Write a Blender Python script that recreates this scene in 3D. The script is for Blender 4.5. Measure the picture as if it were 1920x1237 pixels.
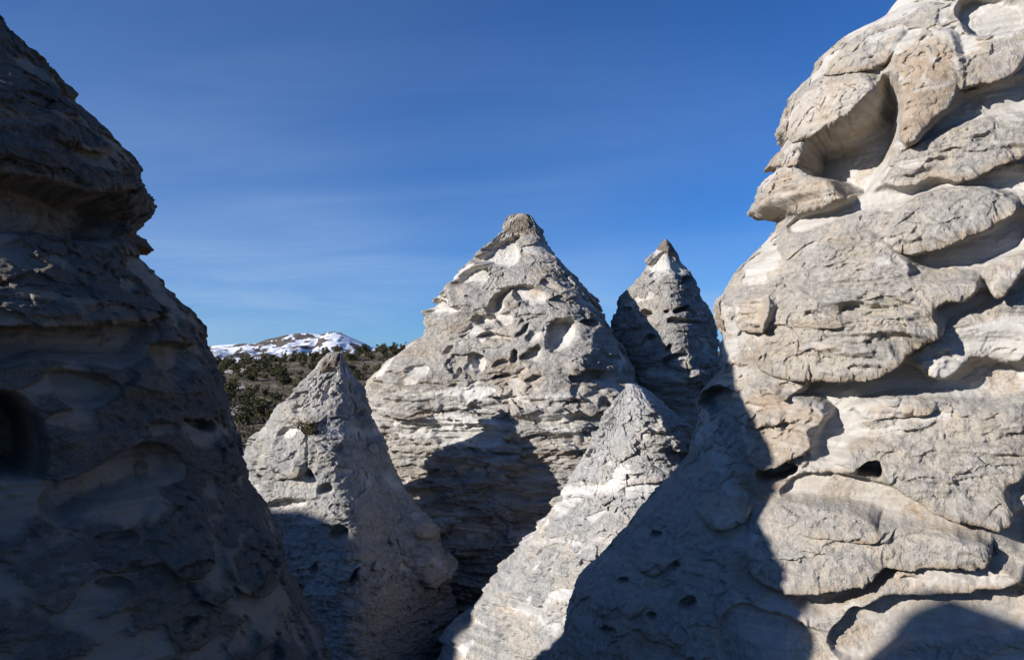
import bpy, math, random
import numpy as np
from mathutils import Vector, Matrix

for o in list(bpy.data.objects):
    bpy.data.objects.remove(o)
scene = bpy.context.scene
C = scene.collection
random.seed(7)
rng = np.random.default_rng(7)
R = math.radians

# ------------------------------------------------------------------ camera
# level camera, 28 mm lens; the eye is the origin of the scene, +Y looks ahead
F = 1920 * 28 / 36.0            # focal length in photograph pixels
HOR = 690.0                     # photograph row of the horizon
cam_d = bpy.data.cameras.new('camera')
cam_d.lens = 28
cam_d.sensor_width = 36
cam_d.shift_y = (HOR - 618.5) / 1920
cam_d.clip_start = 0.05
cam_d.clip_end = 60000
cam = bpy.data.objects.new('camera', cam_d)
C.objects.link(cam)
cam.rotation_euler = (R(90), 0, 0)
scene.camera = cam

# ------------------------------------------------------------------ sky, sun, exposure
SUN_AZ = 66.0                   # degrees left of straight behind the camera
SUN_EL = 20.0
ce = math.cos(R(SUN_EL))
to_sun = Vector((-math.sin(R(SUN_AZ)) * ce, -math.cos(R(SUN_AZ)) * ce, math.sin(R(SUN_EL))))

world = bpy.data.worlds.new('World')
scene.world = world
world.use_nodes = True
wt = world.node_tree
wt.nodes.clear()
wo = wt.nodes.new('ShaderNodeOutputWorld')
bg = wt.nodes.new('ShaderNodeBackground')
bg.inputs['Strength'].default_value = 0.060
sky = wt.nodes.new('ShaderNodeTexSky')
sky.sky_type = 'NISHITA'
sky.sun_disc = False
sky.sun_elevation = R(SUN_EL)
sky.sun_rotation = math.atan2(to_sun.x, to_sun.y)
sky.altitude = 1500
sky.air_density = 1.0
sky.dust_density = 0.1
sky.ozone_density = 6.0
# thin cirrus streaks that belong to the sky itself
tc = wt.nodes.new('ShaderNodeTexCoord')
sep = wt.nodes.new('ShaderNodeSeparateXYZ')
wt.links.new(tc.outputs['Generated'], sep.inputs[0])
zc = wt.nodes.new('ShaderNodeMath'); zc.operation = 'MAXIMUM'; zc.inputs[1].default_value = 0.05
wt.links.new(sep.outputs['Z'], zc.inputs[0])
zz = wt.nodes.new('ShaderNodeMath'); zz.operation = 'ADD'; zz.inputs[1].default_value = 0.12
wt.links.new(zc.outputs[0], zz.inputs[0])
dx = wt.nodes.new('ShaderNodeMath'); dx.operation = 'DIVIDE'
dy = wt.nodes.new('ShaderNodeMath'); dy.operation = 'DIVIDE'
wt.links.new(sep.outputs['X'], dx.inputs[0]); wt.links.new(zz.outputs[0], dx.inputs[1])
wt.links.new(sep.outputs['Y'], dy.inputs[0]); wt.links.new(zz.outputs[0], dy.inputs[1])
cmb = wt.nodes.new('ShaderNodeCombineXYZ')
wt.links.new(dx.outputs[0], cmb.inputs[0]); wt.links.new(dy.outputs[0], cmb.inputs[1])


def w_noise(rot, scl, scale, detail, dist):
    mp = wt.nodes.new('ShaderNodeMapping')
    mp.inputs['Rotation'].default_value = (0, 0, R(rot))
    mp.inputs['Scale'].default_value = scl
    wt.links.new(cmb.outputs[0], mp.inputs[0])
    n = wt.nodes.new('ShaderNodeTexNoise')
    n.inputs['Scale'].default_value = scale
    n.inputs['Detail'].default_value = detail
    n.inputs['Roughness'].default_value = 0.62
    n.inputs['Distortion'].default_value = dist
    wt.links.new(mp.outputs[0], n.inputs['Vector'])
    return n


def w_range(sock, a, b, c, d):
    m = wt.nodes.new('ShaderNodeMapRange')
    m.interpolation_type = 'SMOOTHSTEP'
    for i, v in zip(('From Min', 'From Max', 'To Min', 'To Max'), (a, b, c, d)):
        m.inputs[i].default_value = v
    wt.links.new(sock, m.inputs['Value'])
    return m.outputs[0]


c1 = w_range(w_noise(62, (0.5, 1.1, 1), 1.0, 6, 1.0).outputs[0], 0.30, 0.78, 0.5, 1)
c2 = w_range(w_noise(40, (0.25, 0.30, 1), 0.9, 2, 0.3).outputs[0], 0.34, 0.62, 0.05, 1)
cm = wt.nodes.new('ShaderNodeMath'); cm.operation = 'MULTIPLY'
wt.links.new(c1, cm.inputs[0]); wt.links.new(c2, cm.inputs[1])
lo = w_range(sep.outputs['Z'], 0.0, 0.40, 0.62, 0.12)        # thin veil, seen through more air lower down
cf = wt.nodes.new('ShaderNodeMath'); cf.operation = 'MULTIPLY'
wt.links.new(cm.outputs[0], cf.inputs[0]); wt.links.new(lo, cf.inputs[1])
mixc = wt.nodes.new('ShaderNodeMix'); mixc.data_type = 'RGBA'
mixc.inputs[7].default_value = (5.0, 6.8, 9.6, 1)
wt.links.new(cf.outputs[0], mixc.inputs[0])
tint = wt.nodes.new('ShaderNodeMix'); tint.data_type = 'RGBA'; tint.blend_type = 'MULTIPLY'
tint.inputs[0].default_value = 1.0
tint.inputs[7].default_value = (0.52, 0.98, 1.43, 1)      # dry high-desert air, deep blue overhead
wt.links.new(sky.outputs[0], tint.inputs[6])
wt.links.new(tint.outputs[2], mixc.inputs[6])
wt.links.new(mixc.outputs[2], bg.inputs[0])
wt.links.new(bg.outputs[0], wo.inputs[0])

sun_d = bpy.data.lights.new('sun', 'SUN')
sun_d.energy = 5.0
sun_d.angle = R(0.55)
sun_d.color = (1.0, 0.962, 0.915)
sun = bpy.data.objects.new('sun', sun_d)
C.objects.link(sun)
sun.rotation_euler = (-to_sun).to_track_quat('-Z', 'Y').to_euler()
sun.location = to_sun * 60

scene.view_settings.view_transform = 'Standard'
scene.view_settings.look = 'None'
scene.view_settings.exposure = 0.55
scene.view_settings.gamma = 1.0
scene.view_settings.use_curve_mapping = False
scene.render.engine = 'CYCLES'
scene.cycles.use_denoising = True
scene.cycles.max_bounces = 4
scene.cycles.sample_clamp_indirect = 2.0
scene.cycles.diffuse_bounces = 3

# ------------------------------------------------------------------ numpy noise
_perm = rng.permutation(4096).astype(np.int32)
_grad = rng.normal(size=(4096, 3)).astype(np.float32)
_grad /= np.linalg.norm(_grad, axis=1, keepdims=True)
_gx, _gy, _gz = (np.ascontiguousarray(_grad[:, a]) for a in range(3))
_val = rng.random(4096).astype(np.float32)


def _hash(i, j, k):
    return _perm.take((_perm.take((_perm.take(i & 4095) + j) & 4095) + k) & 4095)


from concurrent.futures import ThreadPoolExecutor
_pool = ThreadPoolExecutor(4)


def pnoise(x, y, z):
    x, y, z = np.broadcast_arrays(np.asarray(x, np.float32), np.asarray(y, np.float32), np.asarray(z, np.float32))
    if x.size < 40000:
        return _pnoise(x, y, z)
    sh = x.shape
    x, y, z = x.reshape(-1), y.reshape(-1), z.reshape(-1)
    out = np.empty(x.size, np.float32)

    def run(a):
        out[a:a + 16384] = _pnoise(x[a:a + 16384], y[a:a + 16384], z[a:a + 16384])
    list(_pool.map(run, range(0, x.size, 16384)))
    return out.reshape(sh)


def _pnoise(x, y, z):
    """gradient noise, roughly -1..1"""
    fx = np.floor(x); fy = np.floor(y); fz = np.floor(z)
    i = fx.astype(np.int32); j = fy.astype(np.int32); k = fz.astype(np.int32)
    x = x - fx; y = y - fy; z = z - fz
    u = x * x * x * (x * (x * 6 - 15) + 10)
    v = y * y * y * (y * (y * 6 - 15) + 10)
    w = z * z * z * (z * (z * 6 - 15) + 10)
    out = 0
    for a in (0, 1):
        wa = u if a else 1 - u
        for b in (0, 1):
            wb = wa * (v if b else 1 - v)
            for c in (0, 1):
                g = _hash(i + a, j + b, k + c)
                out = out + wb * (w if c else 1 - w) * (_gx.take(g) * (x - a) + _gy.take(g) * (y - b) + _gz.take(g) * (z - c))
    return out * 1.55


def fbm(x, y, z, octaves=4, gain=0.5, lac=2.03):
    s = 0; a = 1.0; t = 0
    for o in range(octaves):
        s = s + a * pnoise(x + 17.3 * o, y - 9.1 * o, z + 5.7 * o)
        t += a
        a *= gain
        x = x * lac; y = y * lac; z = z * lac
    return s / t


def worley2(u, v):
    """distance to nearest and second nearest jittered point, its random value and offset"""
    u = u.astype(np.float32); v = v.astype(np.float32)
    fu = np.floor(u); fv = np.floor(v)
    i = fu.astype(np.int32); j = fv.astype(np.int32)
    best = np.full(u.shape, 9.0, np.float32); sec = best.copy()
    bid = np.zeros(u.shape, np.int32); bu = np.zeros(u.shape, np.float32); bv = bu.copy()
    for a in (-1, 0, 1):
        for b in (-1, 0, 1):
            h = _hash(i + a, j + b, 11)
            du = i + a + 0.1 + 0.8 * _val[h] - u
            dv = j + b + 0.1 + 0.8 * _val[(h * 7 + 13) & 4095] - v
            d = du * du + dv * dv
            m = d < best
            sec = np.where(m, best, np.minimum(sec, d))
            best = np.where(m, d, best)
            bid = np.where(m, h, bid); bu = np.where(m, du, bu); bv = np.where(m, dv, bv)
    return np.sqrt(best), np.sqrt(sec), bid, bu, bv


def chunks(u, v, tilt=1.0):
    """broken, faceted rock: every cell has its own height and tilt, with open joints"""
    d1, d2, h, du, dv = worley2(u, v)
    a = _val[(h * 3 + 101) & 4095] - 0.5
    t1 = _val[(h * 5 + 55) & 4095] - 0.5; t2 = _val[(h * 11 + 3) & 4095] - 0.5
    joint = 1 - sst(0.0, 0.10, d2 - d1)
    return a + tilt * (t1 * du + t2 * dv) - 0.18 * joint * _val[(h * 13 + 29) & 4095]


def sst(a, b, x):
    t = np.clip((x - a) / (b - a), 0, 1)
    return t * t * (3 - 2 * t)


# ------------------------------------------------------------------ object helpers
def tag(o, label=None, cat=None, group=None, kind=None):
    if label: o['label'] = label
    if cat: o['category'] = cat
    if group: o['group'] = group
    if kind: o['kind'] = kind
    return o


def empty(name, loc):
    o = bpy.data.objects.new(name, None)
    o.empty_display_size = 0.3
    o.location = loc
    C.objects.link(o)
    return o


def mesh_obj(name, verts, faces, mat, parent=None, normals=None, attrs=None, smooth=True):
    """verts (n,3), faces (m,3|4) numpy -> one linked mesh object"""
    verts = np.ascontiguousarray(verts, np.float32)
    faces = np.ascontiguousarray(faces, np.int32)
    k = faces.shape[1]
    me = bpy.data.meshes.new(name)
    me.vertices.add(len(verts)); me.vertices.foreach_set('co', verts.ravel())
    me.loops.add(faces.size); me.loops.foreach_set('vertex_index', faces.ravel())
    me.polygons.add(len(faces)); me.polygons.foreach_set('loop_start', np.arange(0, faces.size, k, dtype=np.int32))
    me.update(calc_edges=True)
    me.polygons.foreach_set('use_smooth', np.full(len(faces), smooth))
    if attrs:
        for an, av in attrs.items():
            at = me.attributes.new(an, 'FLOAT_COLOR', 'POINT')
            at.data.foreach_set('color', np.ascontiguousarray(av, np.float32).ravel())
    if normals is not None:
        me.normals_split_custom_set_from_vertices(normals.astype(np.float32))
    if mat is not None:
        me.materials.append(mat)
    o = bpy.data.objects.new(name, me)
    C.objects.link(o)
    if parent is not None:
        o.parent = parent
    return o


# ------------------------------------------------------------------ materials
class NT:
    def __init__(self, name):
        self.m = bpy.data.materials.new(name)
        self.m.use_nodes = True
        self.t = self.m.node_tree
        self.t.nodes.clear()
        self.out = self.t.nodes.new('ShaderNodeOutputMaterial')
        self.b = self.t.nodes.new('ShaderNodeBsdfPrincipled')
        self.b.inputs['Roughness'].default_value = 0.95
        self.b.inputs['Specular IOR Level'].default_value = 0.15
        self.t.links.new(self.b.outputs[0], self.out.inputs[0])
        self.pos = self.t.nodes.new('ShaderNodeNewGeometry').outputs['Position']

    def link(self, a, b): self.t.links.new(a, b)

    def scaled(self, s, rot=(0, 0, 0)):
        n = self.t.nodes.new('ShaderNodeMapping')
        n.inputs['Scale'].default_value = s
        n.inputs['Rotation'].default_value = rot
        self.link(self.pos, n.inputs[0])
        return n.outputs[0]

    def noise(self, scale, detail=6, rough=0.6, vec=None, dist=0.0):
        n = self.t.nodes.new('ShaderNodeTexNoise')
        n.inputs['Scale'].default_value = scale
        n.inputs['Detail'].default_value = detail
        n.inputs['Roughness'].default_value = rough
        n.inputs['Distortion'].default_value = dist
        self.link(self.pos if vec is None else vec, n.inputs['Vector'])
        return n.outputs[0]

    def ramp(self, sock, stops):
        n = self.t.nodes.new('ShaderNodeValToRGB')
        e = n.color_ramp.elements
        while len(e) < len(stops): e.new(0.5)
        for el, (p, c) in zip(e, stops):
            el.position = p
            el.color = (*c, 1) if len(c) == 3 else c
        self.link(sock, n.inputs[0])
        return n.outputs[0]

    def mix(self, f, a, b, mode='MIX'):
        n = self.t.nodes.new('ShaderNodeMix'); n.data_type = 'RGBA'; n.blend_type = mode
        for s, v in ((0, f), (6, a), (7, b)):
            if hasattr(v, 'is_output'): self.link(v, n.inputs[s])
            elif s == 0: n.inputs[0].default_value = v
            else: n.inputs[s].default_value = (*v, 1)
        return n.outputs[2]

    def math(self, op, a, b=None, c=None, clamp=False):
        n = self.t.nodes.new('ShaderNodeMath'); n.operation = op; n.use_clamp = clamp
        for i, v in enumerate((a, b, c)):
            if v is None: continue
            if hasattr(v, 'is_output'): self.link(v, n.inputs[i])
            else: n.inputs[i].default_value = v
        return n.outputs[0]

    def rng(self, s, a, b, c=0.0, d=1.0):
        n = self.t.nodes.new('ShaderNodeMapRange'); n.interpolation_type = 'SMOOTHSTEP'
        for i, v in zip(('From Min', 'From Max', 'To Min', 'To Max'), (a, b, c, d)):
            n.inputs[i].default_value = v
        self.link(s, n.inputs['Value'])
        return n.outputs[0]

    def attr(self, name):
        n = self.t.nodes.new('ShaderNodeAttribute'); n.attribute_name = name
        s = self.t.nodes.new('ShaderNodeSeparateColor')
        self.link(n.outputs['Color'], s.inputs[0])
        return s.outputs[0], s.outputs[1], s.outputs[2]

    def bump(self, h, strength, dist, prev=None):
        n = self.t.nodes.new('ShaderNodeBump')
        n.inputs['Strength'].default_value = strength if not hasattr(strength, 'is_output') else 1
        if hasattr(strength, 'is_output'): self.link(strength, n.inputs['Strength'])
        n.inputs['Distance'].default_value = dist
        self.link(h, n.inputs['Height'])
        if prev is not None: self.link(prev, n.inputs['Normal'])
        return n.outputs[0]

    def color(self, s): self.link(s, self.b.inputs['Base Color'])
    def normal(self, s): self.link(s, self.b.inputs['Normal'])


def rock_material(name, k, crust=(0.30, 0.285, 0.265), pale=(0.60, 0.565, 0.505), ochre=(0.35, 0.245, 0.148),
                  contrast=1.0, brown=(0.10, 0.075, 0.052)):
    """k = metres per photo pixel at the rock, so grain keeps its size in view"""
    m = NT(name)
    cr, oc, wh = m.attr('rock')
    s = 1.0 / (k * 100)                        # one noise cell ~ 100 photo px at scale s
    n_big = m.noise(s * 1.3, 5, 0.62, dist=0.4)
    n_mid = m.noise(s * 7, 5, 0.68)
    n_fin = m.noise(s * 30, 3, 0.7)
    n_str = m.noise(s * 1.0, 5, 0.6, vec=m.scaled((0.35, 0.35, 7.0)), dist=0.25)
    d = tuple(c * (1 - 0.55 * contrast) for c in crust)
    l = tuple(min(0.8, c * (1 + 0.42 * contrast)) for c in crust)
    crc = m.ramp(n_mid, [(0.28, d), (0.5, crust), (0.72, l)])
    crc = m.mix(m.rng(n_fin, 0.56, 0.70, 0, 0.55), crc, d)
    crc = m.mix(m.rng(n_big, 0.42, 0.66, 0, 0.75), crc, tuple(c * f for c, f in zip(crust, (1.30, 1.22, 1.08))))
    pd = tuple(c * f for c, f in zip(pale, (0.80, 0.79, 0.77)))
    pl = tuple(min(0.85, c * f) for c, f in zip(pale, (1.12, 1.13, 1.15)))
    plc = m.ramp(m.math('ADD', m.math('MULTIPLY', n_big, 0.55), m.math('MULTIPLY', n_str, 0.45)),
                 [(0.30, pd), (0.5, pale), (0.68, pl)])
    # crust boundary broken up by noise
    f = m.math('ADD', cr, m.math('ADD', m.math('MULTIPLY', m.math('SUBTRACT', n_mid, 0.5), 1.1), m.math('MULTIPLY', m.math('SUBTRACT', n_big, 0.5), 1.2)))
    f = m.rng(f, 0.22, 0.80)
    col = m.mix(f, plc, crc)
    of = m.math('MULTIPLY', oc, m.rng(m.noise(s * 3.1, 4, 0.65, dist=0.6), 0.30, 0.54))
    edge = m.math('MULTIPLY', m.math('MULTIPLY', f, m.math('SUBTRACT', 1.0, f)), 1.5)
    col = m.mix(m.math('MULTIPLY', edge, m.rng(n_big, 0.4, 0.6)), col, tuple(c * 1.15 for c in ochre))
    col = m.mix(of, col, m.mix(n_mid, ochre, tuple(c * 0.62 for c in ochre)))
    col = m.mix(m.math('MULTIPLY', wh, m.rng(n_mid, 0.25, 0.55)), col, (0.56, 0.538, 0.495))
    # bedding tints and fine soiling
    col = m.mix(m.rng(n_str, 0.36, 0.50, 0.22, 0.0), col, tuple(c * 0.5 for c in crust))
    spk = m.rng(m.noise(s * 16, 2, 0.7), 0.66, 0.74, 0, 0.6)
    col = m.mix(m.math('MULTIPLY', spk, f), col, (0.07, 0.065, 0.06))
    at = m.t.nodes.new('ShaderNodeAttribute'); at.attribute_name = 'rock'
    capf = m.math('MULTIPLY', m.math('SUBTRACT', 1.0, at.outputs['Alpha']), 1.0)
    col = m.mix(capf, col, m.ramp(n_mid, [(0.3, brown), (0.55, tuple(c * 1.7 for c in brown)), (0.75, crust)]))
    m.color(col)
    # relief: rough on crust, faint bedding lines on the smooth rock
    b1 = m.bump(n_str, 0.5, k * 7)
    st = m.math('ADD', m.math('MULTIPLY', f, 0.60), 0.34)
    b2 = m.bump(n_mid, st, k * 9, b1)
    b3 = m.bump(n_fin, st, k * 4, b2)
    m.normal(b3)
    return m.m


# ------------------------------------------------------------------ rock sculpting
def chaikin(p, n=2):
    p = np.asarray(p, float)
    for _ in range(n):
        q = np.roll(p, -1, 0)
        p = np.stack([0.75 * p + 0.25 * q, 0.25 * p + 0.75 * q], 1).reshape(-1, 2)
    return p


def poly_sd(px, py, poly):
    """signed distance, positive inside"""
    d = np.full(px.shape, 1e9, np.float32)
    ins = np.zeros(px.shape, bool)
    n = len(poly)
    for a in range(n):
        x0, y0 = poly[a]; x1, y1 = poly[(a + 1) % n]
        ex, ey = x1 - x0, y1 - y0
        t = np.clip(((px - x0) * ex + (py - y0) * ey) / (ex * ex + ey * ey + 1e-9), 0, 1)
        qx = px - x0 - t * ex; qy = py - y0 - t * ey
        d = np.minimum(d, qx * qx + qy * qy)
        c = ((y0 > py) != (y1 > py))
        if abs(ey) > 1e-9:
            ins ^= c & (px < ex * (py - y0) / ey + x0)
    d = np.sqrt(d)
    return np.where(ins, d, -d)


def build_rock(name, label, axis, left, right, mat, feats, sp=1.4, kd=1.0, zbot=-8.0, ybot=1260, px_range=(-40, 1960),
               amp=1.0, L=1.0, crust_bias=0.0, strata=1.0, tafoni=0.0, ochre=0.0, white_bands=(), sil=0.45,
               lean=None, seed=0.0, smooth_px=45, flute=0.0, group=None, rough=1.0, crust_fn=None, bandfn=None, blocks=1.0, wobble=5.0, plan=1.0, facets=(), vd=0.35, lump=1.0):
    # plan < 1 flattens the round plan of the rock along the line of sight
    axw = np.array(axis, float)
    k = np.hypot(*axw) / F                                # metres per photo pixel
    ax = np.array([axw[0], axw[1] / plan])
    dist = np.hypot(*ax)
    c = -ax / dist
    e = np.array([-c[1], c[0]])

    def profile(pts):
        zs, rs = [], []
        for (qx, qy) in pts:
            d = np.array([(qx - 960) / F, 1.0 / plan])
            dn = d / np.hypot(*d)
            tp = dn * (ax @ dn)
            zs.append((HOR - qy) / F * tp[1] * plan)
            rs.append(abs(ax[0] * dn[1] - ax[1] * dn[0]))
        zs, rs = np.array(zs), np.array(rs)
        o = np.argsort(zs)
        return zs[o], rs[o]

    zl, rl = profile(left) if left else (None, None)
    zr, rr = profile(right) if right else (None, None)
    if zl is None: zl, rl = zr, rr
    if zr is None: zr, rr = zl, rl
    ztop = max(zl[-1], zr[-1])
    zvis = (HOR - ybot) / F * np.hypot(*axw)
    dz = sp * k
    zv = np.arange(ztop, max(zvis, zbot), -dz)
    zc = np.linspace(zv[-1], zbot, 26)[1:] if zv[-1] > zbot + 0.1 else np.zeros(0)
    Z = np.concatenate([zv, zc]); nz = len(Z)

    # angles: dense where the photograph looks, coarse behind
    rm = max(np.median(rl), np.median(rr))
    th = [-math.pi]
    tlim = math.acos(min(0.95, rm / dist)) + R(14)
    while th[-1] < math.pi:
        t = th[-1]
        p = ax + rm * (math.cos(t) * c + math.sin(t) * e)
        p = np.array([p[0], p[1] * plan])
        seen = abs(t) < tlim and p[1] > 0.3 and px_range[0] < 960 + p[0] / p[1] * F < px_range[1]
        if seen:
            step = sp * p[1] / F / rm / max(0.30, abs(math.cos(abs(t) - math.asin(min(1, rm / dist)) * 0.0)) ** 0.5)
        elif abs(t) < tlim + R(8) and p[1] > 0.3 and px_range[0] - 900 < 960 + p[0] / p[1] * F < px_range[1] + 900:
            step = 2.6 * sp * p[1] / F / rm                  # just outside the picture
        else:
            step = R(2.5)
        th.append(t + step)
    TH = np.array(th[:-1]); nt = len(TH)

    sm = max(2, int(smooth_px / sp))
    ker = np.exp(-0.5 * (np.arange(-3 * sm, 3 * sm + 1) / sm) ** 2); ker /= ker.sum()

    def rows(zs, rs):
        raw = np.interp(Z, zs, rs)
        nv = len(zv)
        vis = raw[:nv]
        pad = np.concatenate([2 * vis[0] - vis[1:3 * sm + 1][::-1] if nv > 3 * sm else np.full(3 * sm, vis[0]), vis,
                              np.full(3 * sm, vis[-1])])
        if len(pad) < nv + 6 * sm: pad = np.pad(pad, (nv + 6 * sm - len(pad), 0), mode='edge')
        s = np.convolve(pad, ker, 'valid')[:nv]
        s = np.maximum(s, 0.02)
        w = sst(0, 1, np.clip(np.arange(nv) / (2.0 * sm), 0, 1))
        s = vis * (1 - w) + s * w
        smo = raw.copy(); smo[:nv] = s
        return raw, smo

    RL, SL = rows(zl, rl); RR, SR = rows(zr, rr)
    T, ZZ = np.meshgrid(TH.astype(np.float32), Z.astype(np.float32))
    wR = 0.5 + 0.5 * np.sin(T)
    wR = sst(0.15, 0.85, wR)
    raw = RL[:, None] * (1 - wR) + RR[:, None] * wR
    smo = SL[:, None] * (1 - wR) + SR[:, None] * wR
    bet = np.arccos(np.clip(smo / dist, 0, 0.95))
    win = np.exp(-((np.abs(T) - bet) / sil) ** 2)
    r = smo + (raw - smo) * win
    ct, st = np.cos(T), np.sin(T)
    if facets:                                             # flat faces meeting in rounded arêtes
        def ffac(t):
            acc = np.exp(-14 * np.ones_like(t))
            for (fa, fr) in facets:
                cs = np.maximum(np.cos(t - R(fa)), 0.2)
                acc = acc + np.exp(-14 * fr / cs)
            return -np.log(acc) / 14
        tt_ = np.linspace(-math.pi, math.pi, 720)
        fx_ = ffac(tt_) * np.sin(tt_)
        fit = np.where(T < 0, 1 / -fx_.min(), 1 / fx_.max())
        fit = (1 / -fx_.min()) * (1 - wR) + (1 / fx_.max()) * wR
        r = r * (ffac(T) * fit)

    def pos(rad, z):
        kk = np.where(ct > 0, kd, 1.0)
        X = ax[0] + rad * (kk * ct * c[0] + st * e[0])
        Y = (ax[1] + rad * (kk * ct * c[1] + st * e[1])) * plan
        return X, Y, z

    X, Y, _ = pos(r, ZZ)
    x0, y0, z0 = X + seed * 31.7, Y - seed * 12.9, ZZ + seed * 7.7
    fade = np.clip(r / (0.35 * L), 0.25, 1)                # keep thin tips thin

    # broad lobes
    low = fbm(x0 / (2.2 * L), y0 / (2.2 * L), z0 / (1.5 * L), 3)
    h = 0.16 * L * lump * low * (1 - 0.75 * win)
    # bedding: anisotropic noise squeezed into ledges
    wz = z0 + 0.12 * L * low
    stn = fbm(x0 / (1.25 * L), y0 / (1.25 * L), wz / (0.17 * L), 4, 0.58)
    ledge = np.tanh(3.2 * stn)
    stf = fbm(x0 / (1.4 * L), y0 / (1.4 * L), wz / (0.05 * L), 3, 0.55)
    smod = sst(-0.35, 0.45, fbm(x0 / (1.3 * L), y0 / (1.3 * L), z0 / (0.8 * L) + 50, 2)) * strata
    if bandfn is not None:
        smod = smod + bandfn(HOR - ZZ / np.maximum(Y, 0.5) * F)
    h = h + (0.030 * ledge + 0.012 * stf) * L * smod
    # weathered crust standing proud of softer rock
    wx = 0.22 * L * pnoise(x0 / (0.33 * L), y0 / (0.33 * L), z0 / (0.33 * L))
    cn = fbm((x0 + wx) / (0.85 * L), (y0 + wx) / (0.85 * L), (z0 + 0.6 * wx) / (0.46 * L) + 9, 5, 0.52)
    cstep = sst(-0.10, 0.02, cn + crust_bias)
    crust = sst(-0.26, 0.16, cn + crust_bias)
    h = h + 0.055 * L * amp * cstep
    hz = np.zeros_like(h)
    hz -= 0.02 * L * amp * cstep
    # broken blocks at two sizes, stretched along the bedding
    jw = 0.30 * pnoise(x0 / (0.22 * L), y0 / (0.22 * L), z0 / (0.22 * L))
    ck1 = chunks(T * rm / (0.50 * L) + jw, (ZZ + 0.1 * L * low) / (0.20 * L) + jw + seed)
    ck2 = chunks(T * rm / (0.17 * L) + 2 * jw + 9, (ZZ + 0.1 * L * low) / (0.075 * L) - jw + seed)
    brk = sst(-0.25, 0.30, fbm(x0 / (0.9 * L) - 30, y0 / (0.9 * L), z0 / (0.6 * L), 3))
    # random small hollows
    if tafoni > 0:
        u = T * rm / (0.42 * L) + 0.35 * pnoise(x0 / (0.3 * L), y0 / (0.3 * L), z0 / (0.3 * L))
        v = ZZ / (0.26 * L) + 0.35 * pnoise(x0 / (0.25 * L) + 5, y0 / (0.25 * L), z0 / (0.25 * L)) + seed
        wd, _, wh_, _, _ = worley2(u, v)
        pit = (1 - sst(0.20, 0.42, wd)) * (_val[(wh_ * 3 + 101) & 4095] < tafoni)
        h = h - 0.085 * L * pit
        crust = crust * (1 - 0.75 * pit)
    if flute > 0:
        fl = np.abs(pnoise(T * 9 + seed, z0 * 0.5 / L, z0 * 0.3 / L))
        h = h - flute * L * (1 - sst(0, 0.35, fl))

    # photo-traced relief, laid onto the rock's own surface
    zw = ZZ
    px = 960 + X / np.maximum(Y, 0.3) * F
    py = HOR - zw / np.maximum(Y, 0.3) * F
    wob = wobble
    n1 = fbm(x0 / (k * 34), y0 / (k * 34), z0 / (k * 34), 3)
    n2 = fbm(x0 / (k * 34) + 40, y0 / (k * 34), z0 / (k * 34) + 7, 3)
    n3 = pnoise(x0 / (k * 75) + 3, y0 / (k * 75), z0 / (k * 60)); n4 = pnoise(x0 / (k * 75) - 8, y0 / (k * 75), z0 / (k * 60) + 5)
    n5 = fbm(x0 / (k * 11) + 60, y0 / (k * 11), z0 / (k * 9), 2); n6 = fbm(x0 / (k * 11) - 60, y0 / (k * 11), z0 / (k * 9), 2)
    qx = px + wob * (n1 + 0.9 * n3) + 2.2 * n5; qy = py + wob * (n2 + 0.9 * n4) + 2.2 * n6
    facing = (ct > rm / dist * 0.4 - 0.25) & (Y > 0.4)
    region = np.zeros(h.shape, np.int32)
    names = ['rock_face']
    oc = np.clip(ochre * sst(0.05, 0.5, fbm(x0 / (1.1 * L) + 3, y0 / (1.1 * L), z0 / (0.5 * L), 4)), 0, 1)
    wh = np.zeros_like(h)
    alpha = np.ones_like(h)
    for (kind, H, poly, *opt) in feats:
        opt = opt[0] if opt else {}
        P = chaikin(poly, 2)
        mg = 26
        bx0, by0 = P.min(0) - mg; bx1, by1 = P.max(0) + mg
        idx = np.nonzero(facing & (qx > bx0) & (qx < bx1) & (qy > by0) & (qy < by1))
        if len(idx[0]) == 0: continue
        ax_, ay_ = qx[idx], qy[idx]
        sd = poly_sd(ax_, ay_, P)
        g = np.array(opt.get('dir', (0.30, 0.95) if kind in ('slab', 'cap') else (0.60, 0.80)))
        pr = P @ g
        s = np.clip((ax_ * g[0] + ay_ * g[1] - pr.min()) / (pr.max() - pr.min()), 0, 1)
        if kind in ('slab', 'cap'):
            ew = opt.get('edge0', 9) * (1 - s) + opt.get('edge', 4.0) * s
            m = sst(-1.5, 1, sd / ew)
            top = opt.get('flat', 0.35)
            body = top + (1 - top) * s
            rnd = opt.get('round', 0.0)
            if rnd: body = body * ((1 - rnd) + rnd * np.sqrt(np.clip(sd / max(sd.max(), 1e-6), 0, 1)))
            hh = H * m * body * (1 + blocks * (0.22 * ck1[idx] + 0.08 * ck2[idx]) + 0.26 * ledge[idx] * sst(-0.2, 0.3, n4[idx] + low[idx]) + 0.10 * stf[idx])
            h[idx] += hh
            lip = opt.get('lip', 0.55)
            hz[idx] -= lip * hh * np.exp(-np.abs(sd) / 16) * sst(0.25, 0.8, s)
            cv = opt.get('crust', 0.95)
            mm = sst(-3, 6 + 34 * (1 - s), sd)
            # crust worn through in places on big slabs
            wear = sst(0.15, 0.45, fbm(x0[idx] / (0.5 * L) + 77, y0[idx] / (0.5 * L), z0[idx] / (0.25 * L), 4)) * opt.get('wear', 0.5)
            crust[idx] = crust[idx] * (1 - mm) + mm * cv * (1 - wear)
            oc[idx] = np.maximum(oc[idx] * (1 - mm * 0.6), mm * opt.get('ochre', 0.0))
            # rust stained lip
            oc[idx] = np.maximum(oc[idx], opt.get('liprust', 0.6) * np.exp(-((sd - 4) / 5) ** 2) * sst(0.4, 0.9, s))
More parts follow.
